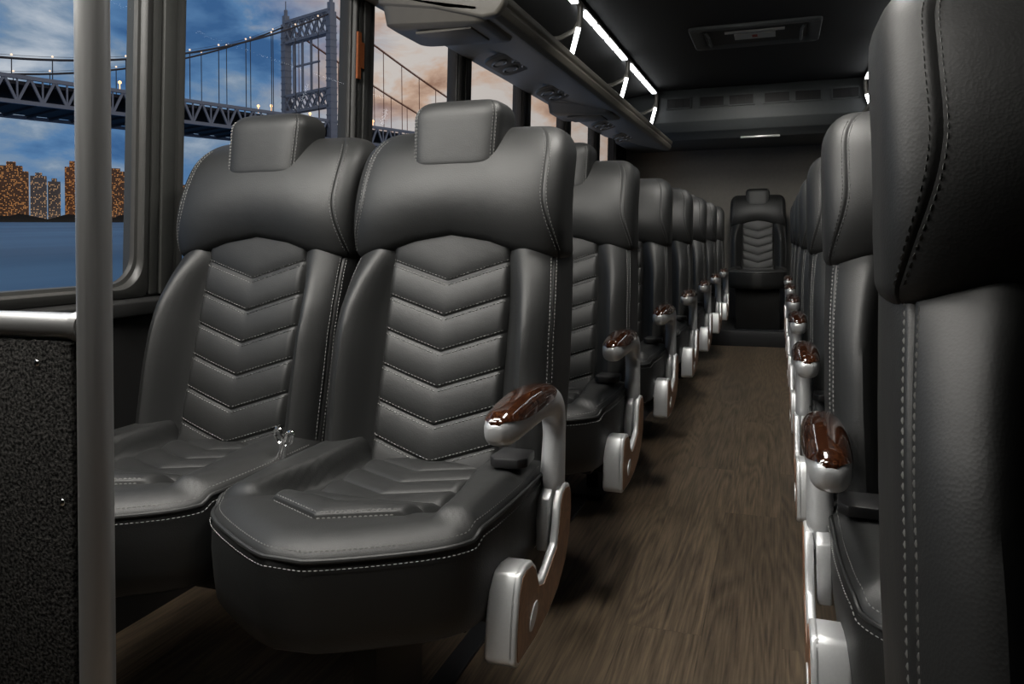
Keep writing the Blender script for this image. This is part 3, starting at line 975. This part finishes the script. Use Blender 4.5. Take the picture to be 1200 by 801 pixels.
# ------------------------------------------------------------------ air conditioning housing at the rear ceiling
ac = empty('air_conditioner', (-.15, 6.7, 1.65)); tag(ac, 'grey air conditioning housing with dark vents across the rear ceiling', 'air conditioner')
def acb(name, bm, m, parent=ac, smooth=40):
    bmesh.ops.translate(bm, verts=bm.verts, vec=(.15, -6.7, -1.65)); return build(name, bm, m, parent, smooth)
bm = bmesh.new(); add_prism(bm, [(6.33, ZC - .004), (6.30, 1.99), (6.30, 1.79), (6.36, 1.715), (6.42, 1.69), (6.46, 1.66), (7.27, 1.66), (7.27, ZC - .004)], 'x', -1.30, 1.0); bevel(bm, .008, 2, 15); acb('housing', bm, M['housing'])
for x in (-.75, -.49, -.266, 0.0, .225, .49):
    bm = bmesh.new()
    for a, b, c, d in ((-.1, .1, .036, .046), (-.1, .1, -.046, -.036), (-.1, -.09, -.046, .046), (.09, .1, -.046, .046)):
        add_box(bm, x + a, x + b, 6.288, 6.302, 1.94 + c, 1.94 + d)
    f = acb('vent', bm, M['housing'], smooth=0)
    bm = bmesh.new(); add_box(bm, x - .09, x + .09, 6.296, 6.301, 1.904, 1.976)
    for k in range(1, 3): add_box(bm, x - .09 + .06 * k - .002, x - .09 + .06 * k + .002, 6.291, 6.300, 1.904, 1.976)
    acb('grille', bm, M['vent'], f, 0)
bm = bmesh.new(); add_box(bm, -.28, 0.02, 6.43, 6.47, 1.652, 1.668); bevel(bm, .004, 2); acb('marker_lamp', bm, M['lens'])

# ------------------------------------------------------------------ roof hatch
rh = empty('roof_hatch', (-.12, 4.74, ZC)); tag(rh, 'black emergency roof hatch with white labels in the ceiling', 'roof hatch')
bm = bmesh.new()
lo = []
for g, z in ((0., 0.), (0., -.014), (-.006, -.020), (-.050, -.018), (-.070, -.002)):
    lo.append([(a, b, z) for a, b in rrect(-.36 - g, .36 + g, -.25 - g, .25 + g, .03, 4)])
loft(bm, lo, False, False); build('frame', bm, M['housing'], rh)
bm = bmesh.new(); add_prism(bm, rrect(-.285, .285, -.175, .175, .05, 6), 'z', -.010, -.002); pnl = build('panel', bm, M['vent'], rh)
for sx in (-1, 1):
    bm = bmesh.new(); add_tube(bm, [(sx * .27, -.13, -.010), (sx * .255, -.12, -.030), (sx * .255, .12, -.030), (sx * .27, .13, -.010)], .008, 8)
    build('handle', bm, M['housing'], rh)
bm = bmesh.new(); add_box(bm, -.165, .165, -.125, -.09, -.017, -.0095); build('label_strip', bm, M['white'], rh, 0)
bm = bmesh.new(); add_box(bm, -.115, .115, -.06, .06, -.017, -.0095); lb = build('warning_label', bm, M['white'], rh, 0)
bm = bmesh.new(); add_box(bm, -.015, .015, -.035, .02, -.0185, -.0168); build('red_mark', bm, M['red'], lb, 0)

# ------------------------------------------------------------------ outside: bay, far shore, suspension bridge
SD = Vector((-.759, .651, 0)); SE = Vector((.651, .759, 0))       # across the bay / along the far shore
def bay(dist, e, z): 
    p = SD * dist + SE * e; return Vector((p.x, p.y, z))
def wz(dist): return -9 + .0318 * dist
bm = bmesh.new()
nx, ny = 24, 40
rows = [[bay(d, e, wz(d)) for e in [-1500 + 3000 * i / nx for i in range(nx + 1)]] for d in [25 + 970 * j / ny for j in range(ny + 1)]]
loft(bm, rows, False, False, False)
tag(build('bay_water', bm, M['water'], smooth=0), 'calm blue water of the bay outside the left windows', 'water', kind='stuff')
bm = bmesh.new()
top = [(i, 3.5 + 2.5 * math.sin(i * .11) + random.uniform(0, 5)) for i in range(-600, 900, 9)]
loft(bm, [[bay(1000, e, wz(1000) - 2) for e, h in top], [bay(1000, e, wz(1000) + h) for e, h in top], [bay(1030, e, wz(1000) + h) for e, h in top]], False, False, False)
tag(build('far_shore', bm, M['shore'], smooth=0), 'dark low tree line along the far shore below the tower blocks', 'shore', kind='stuff')
bmats = [tower_block_mat('tower_block_%s' % n, w, l, i * 3.1, f) for i, (n, w, l, f) in enumerate((
    ('brown', (.11, .070, .052), (1., .42, .12), .30), ('grey', (.12, .12, .135), (1., .55, .24), .2), ('rust', (.15, .075, .045), (1., .40, .10), .36)))]
# bearing along the shore e, width, height, material
blds = [
    (-118, 26, 44, 1, 0, 'low grey tower block at the far left edge of the view'),
    (-84, 16, 52, 0, 0, 'narrow brown tower block left of the wide stepped one'),
    (-50, 36, 66, 0, 1, 'wide stepped brown tower block with many lit windows'),
    (-24, 16, 50, 1, 0, 'short grey tower block just right of the wide stepped one'),
    (-9, 13, 46, 1, 0, 'pale slim tower block between the two largest ones'),
    (15, 30, 74, 2, 1, 'tall rust tower block nearest to the steel pole on its left'),
    (52, 26, 58, 0, 0, 'brown tower block behind the steel pole'),
    (76, 14, 52, 2, 0, 'rust tower block just right of the steel pole'),
    (96, 20, 62, 2, 1, 'glowing orange tower block right of the steel pole'),
    (34, 8, 44, 1, 0, 'slim grey tower block half behind the left edge of the steel pole'),
    (-70, 9, 40, 2, 0, 'low slim rust tower block between two brown ones at the left'),
    (118, 20, 48, 0, 0, 'brown tower block hidden partly by the first window post'),
    (150, 26, 56, 1, 0, 'grey tower block behind the first window post'),
    (192, 22, 54, 2, 1, 'rust tower block glimpsed between window post and headrest'),
    (228, 26, 50, 0, 0, 'brown tower block behind the front left seat'),
]
for i, (e, w, h, m, st, lab) in enumerate(blds):
    bm = bmesh.new()
    add_box(bm, -w / 2, w / 2, 0, 22, -4, h * (.9 if st else 1))
    if st: add_box(bm, -w * .33, w * .33, 2, 18, h * .88, h); add_box(bm, -w * .12, w * .14, 5, 14, h * .98, h + 5)
    else: add_box(bm, -w * .2, w * .22, 5, 14, h, h + 4)
    o = build('tower_block', bm, bmats[m], smooth=0)
    o.location = bay(1036 + (i % 3) * 30, e * (1.036 + (i % 3) * .03), wz(1000) + 4); o.rotation_euler.z = math.atan2(SE.y, SE.x)
    tag(o, lab, 'building', 'tower blocks on the far shore')

# suspension bridge, in its own frame: x along the bridge (+ = towards the tower's far side), y across (0 = near truss, BW = far truss), z up from the water
BA = math.atan2(.9457, .3253)
br = empty('suspension_bridge', (-135.2, 214.4, 0)); br.rotation_euler.z = BA
tag(br, 'steel suspension bridge with lattice tower and hanging cables beyond the left windows', 'bridge')
BW = 24.; DZ = 33.0; DH = 5.8; TT = 73.
bm = bmesh.new(); bt = bmesh.new(); bd_ = bmesh.new()
XA, XB, ST = -170, 150, 5.33
n = int((XB - XA) / ST)
for yy in (0., BW):
    add_bar(bt, (XA, yy, DZ), (XB, yy, DZ), .8, .9); add_bar(bt, (XA, yy, DZ + DH), (XB, yy, DZ + DH), .8, .9)
    for i in range(n):
        x0 = XA + ST * i
        add_bar(bt, (x0, yy, DZ), (x0 + ST / 2, yy, DZ + DH), .5, .55); add_bar(bt, (x0 + ST / 2, yy, DZ + DH), (x0 + ST, yy, DZ), .5, .55)
        add_bar(bt, (x0, yy, DZ), (x0, yy, DZ + DH), .35, .35)
build('truss', bt, M['bridge'], br, 0)
add_box(bd_, XA, XB, .6, BW - .6, DZ + DH * .72, DZ + DH * .86)
add_box(bd_, XA, XB, 1.5, BW - 1.5, DZ + .4, DZ + .9)
for i in range(n): add_bar(bd_, (XA + ST * i, 0, DZ + .3), (XA + ST * i, BW, DZ + .3), .7, .9)
build('deck', bd_, M['bridged'], br, 0)
tw = bmesh.new()
for yy in (0., BW):
    for a, b, z0, z1 in ((1.5, 1.3, -12, DZ), (1.25, 1.1, DZ, TT + 1), (.9, .8, TT + 1, TT + 4), (.45, .4, TT + 4, TT + 6), (.12, .12, TT + 6, TT + 9)):
        add_box(tw, -a, a, yy - b, yy + b, z0, z1)
    for k in range(22):
        z = DZ - 10 + k * 2.2
        add_box(tw, -1.4, 1.4, yy - 1.2, yy + 1.2, z, z + .35)
def lattice(z0, z1, m):
    for xx in (-1., 1.):
        add_bar(tw, (xx, 0, z0), (xx, BW, z0), .5, .9); add_bar(tw, (xx, 0, z1), (xx, BW, z1), .5, .9)
        for k in range(m):
            a, b = BW * k / m, BW * (k + 1) / m
            add_bar(tw, (xx, a, z0), (xx, b, z1), .35, .5); add_bar(tw, (xx, b, z0), (xx, a, z1), .35, .5)
lattice(TT - 5.5, TT + 1.5, 6)
lattice(DZ + DH + 5, DZ + DH + 10.6, 6)
for k in range(1, 4):
    y = BW * (k + 1.2) / 6.4 * 1.25
    add_bar(tw, (0, y, DZ + DH + 10), (0, y, TT - 5), .6, .6)
add_bar(tw, (0, BW * .25, 59), (0, BW * .80, 59), .5, .6)
build('tower', tw, M['bridge'], br, 0)
# cables
def cab(x):
    if x < 0:
        return 41.9 + .00262 * (x + 110.) ** 2
    t = x / 108.; return lerp(73.6, DZ + DH, t) - 2.2 * math.sin(PI * min(1, t))
ml = []
for yy in (0., BW):
    for seg in ('a', 'b'):
        cb = bmesh.new()
        xs = [-170 + 170 * i / 40 for i in range(41)] if seg == 'a' else [108 * i / 30 for i in range(31)]
        add_tube(cb, [(x, yy, cab(x)) for x in xs], .28, 6)
        add_tube(cb, [(x, yy + .5, cab(x) + .8) for x in xs], .06, 4)
        o = build('main_cable', cb, M['cable'] if seg == 'a' else M['cablew'], br, 0)
        hb = bmesh.new()
        for k in range(int(abs(xs[-1] - xs[0]) / 8.6) + 1):
            x = (-8.6 * (k + .6)) if seg == 'a' else 8.6 * (k + .6)
            if x > 104 or x < -169: continue
            if cab(x) > DZ + DH + .4: add_bar(hb, (x, yy, DZ + DH), (x, yy, cab(x)), .18, .18, (1, 0, 0))
        build('hangers', hb, M['cable'] if seg == 'a' else M['cablew'], o, 0)
    lb = bmesh.new()
    for k in range(18):
        x = -8.6 * (k + .6)
        bmesh.ops.create_icosphere(lb, subdivisions=1, radius=.30, matrix=Matrix.Translation((x, yy, cab(x) + .8)))
    build('cable_lights', lb, M['lampwhite'], br, 0)
gl = bmesh.new()
for x, yy in ((-66, 2), (-69, 3), (-20.5, 3), (-23, 6), (-4, 6), (-49, 25), (20, 3), (-6, 20), (-100, 4)):
    bmesh.ops.create_icosphere(gl, subdivisions=1, radius=.5, matrix=Matrix.Translation((x, yy, DZ + DH + 2.6)))
    add_bar(gl, (x, yy, DZ + DH + .5), (x, yy, DZ + DH + 2.4), .15, .15, (1, 0, 0))
build('road_lamps', gl, M['lampglow'], br, 0)

# ------------------------------------------------------------------ world : dusk sky, blue over the bay and peach towards the rear
w = bpy.data.worlds.new('dusk_sky'); SC.world = w; w.use_nodes = True
nt = w.node_tree; bg = nt.nodes['Background']
tc = node(nt, 'ShaderNodeTexCoord'); sp = node(nt, 'ShaderNodeSeparateXYZ'); nt.links.new(tc.outputs['Generated'], sp.inputs[0])
mp = node(nt, 'ShaderNodeMapping'); mp.inputs['Scale'].default_value = (1, 1, 2.1)
nt.links.new(tc.outputs['Generated'], mp.inputs[0])
n1 = node(nt, 'ShaderNodeTexNoise', Scale=6.2, Detail=7., Roughness=.55, Distortion=.25); nt.links.new(mp.outputs[0], n1.inputs['Vector'])
c1 = node(nt, 'ShaderNodeValToRGB'); e = c1.color_ramp
e.elements[0].position = .37; e.elements[0].color = (.042, .115, .265, 1)
e.elements[1].position = .66; e.elements[1].color = (.52, .56, .62, 1)
q = e.elements.new(.47); q.color = (.095, .205, .385, 1)
q = e.elements.new(.54); q.color = (.20, .28, .39, 1)
nt.links.new(n1.outputs['Fac'], c1.inputs[0])
n2 = node(nt, 'ShaderNodeTexNoise', Scale=9., Detail=7., Roughness=.6, Distortion=.4); nt.links.new(mp.outputs[0], n2.inputs['Vector'])
c2 = node(nt, 'ShaderNodeValToRGB'); e = c2.color_ramp
e.elements[0].position = .30; e.elements[0].color = (.34, .20, .14, 1)
e.elements[1].position = .54; e.elements[1].color = (.62, .56, .52, 1)
q = e.elements.new(.43); q.color = (.58, .40, .30, 1)
nt.links.new(n2.outputs['Fac'], c2.inputs[0])
mr = node(nt, 'ShaderNodeMapRange'); mr.inputs[1].default_value = -.60; mr.inputs[2].default_value = -.45
ad = node(nt, 'ShaderNodeMath', operation='MULTIPLY_ADD'); ad.inputs[1].default_value = .28; ad.inputs[2].default_value = -.14
nt.links.new(n1.outputs['Fac'], ad.inputs[0])
ad2 = node(nt, 'ShaderNodeMath', operation='ADD'); nt.links.new(sp.outputs[0], ad2.inputs[0]); nt.links.new(ad.outputs[0], ad2.inputs[1])
nt.links.new(ad2.outputs[0], mr.inputs[0])
mx = node(nt, 'ShaderNodeMix', data_type='RGBA'); nt.links.new(mr.outputs[0], mx.inputs[0]); nt.links.new(c1.outputs[0], mx.inputs[6]); nt.links.new(c2.outputs[0], mx.inputs[7])
nt.links.new(mx.outputs[2], bg.inputs[0]); bg.inputs[1].default_value = 1.

# ------------------------------------------------------------------ lamps
def area(name, loc, target, sx, sy, power, col=(1, 1, 1), spread=180):
    l = bpy.data.lights.new(name, 'AREA'); l.shape = 'RECTANGLE'; l.size = sx; l.size_y = sy; l.energy = power; l.color = col
    l.spread = math.radians(spread)
    o = bpy.data.objects.new(name, l); COL.objects.link(o); o.location = loc
    o.rotation_euler = (Vector(target) - Vector(loc)).to_track_quat('-Z', 'Y').to_euler()
    return o
WARM = (1., .965, .90)
area('window_lamp', (-1.30, .62, 1.66), (-.62, 1.40, .85), .6, .6, 14, WARM)
area('front_fill', (-1.10, .05, 1.95), (-.86, .66, 1.1), .4, .3, 2.6, WARM, 75)  # fill light added to brighten the pole and partition, not a bus fixture
area('near_aisle_fill', (-.30, .36, 2.02), (-.42, 1.05, .3), .3, .2, 1.5, WARM, 80)  # added fill for the near floor, side cover foot and armrest knob
area('ceiling_lamp', (-.75, .80, 2.03), (-.75, 1.2, .5), .6, .35, 20, WARM)
for k in range(4):
    area('aisle_fill', (-.15, 1.6 + 1.35 * k, 2.045), (-.15, 1.6 + 1.35 * k + (.15 if k == 0 else .95), 0), .2, .6, 11.5, WARM, 130)  # added fill along the aisle, no real fixtures; rear ones tilted out of sight

# ------------------------------------------------------------------ camera
cam = bpy.data.cameras.new('camera'); co = bpy.data.objects.new('camera', cam); COL.objects.link(co)
cam.sensor_width = 36; cam.lens = 36 * 900 / 1200; cam.clip_start = .02; cam.clip_end = 6000
cam.shift_y = -.1018
co.matrix_world = Matrix.Translation((0, 0, .87)) @ Matrix.Rotation(math.atan2(312, 900), 4, 'Z') @ Matrix.Rotation(PI / 2, 4, 'X') @ Matrix.Rotation(-.009, 4, 'Z')
SC.camera = co
SC.view_settings.view_transform = 'Standard'
SC.view_settings.look = 'None'
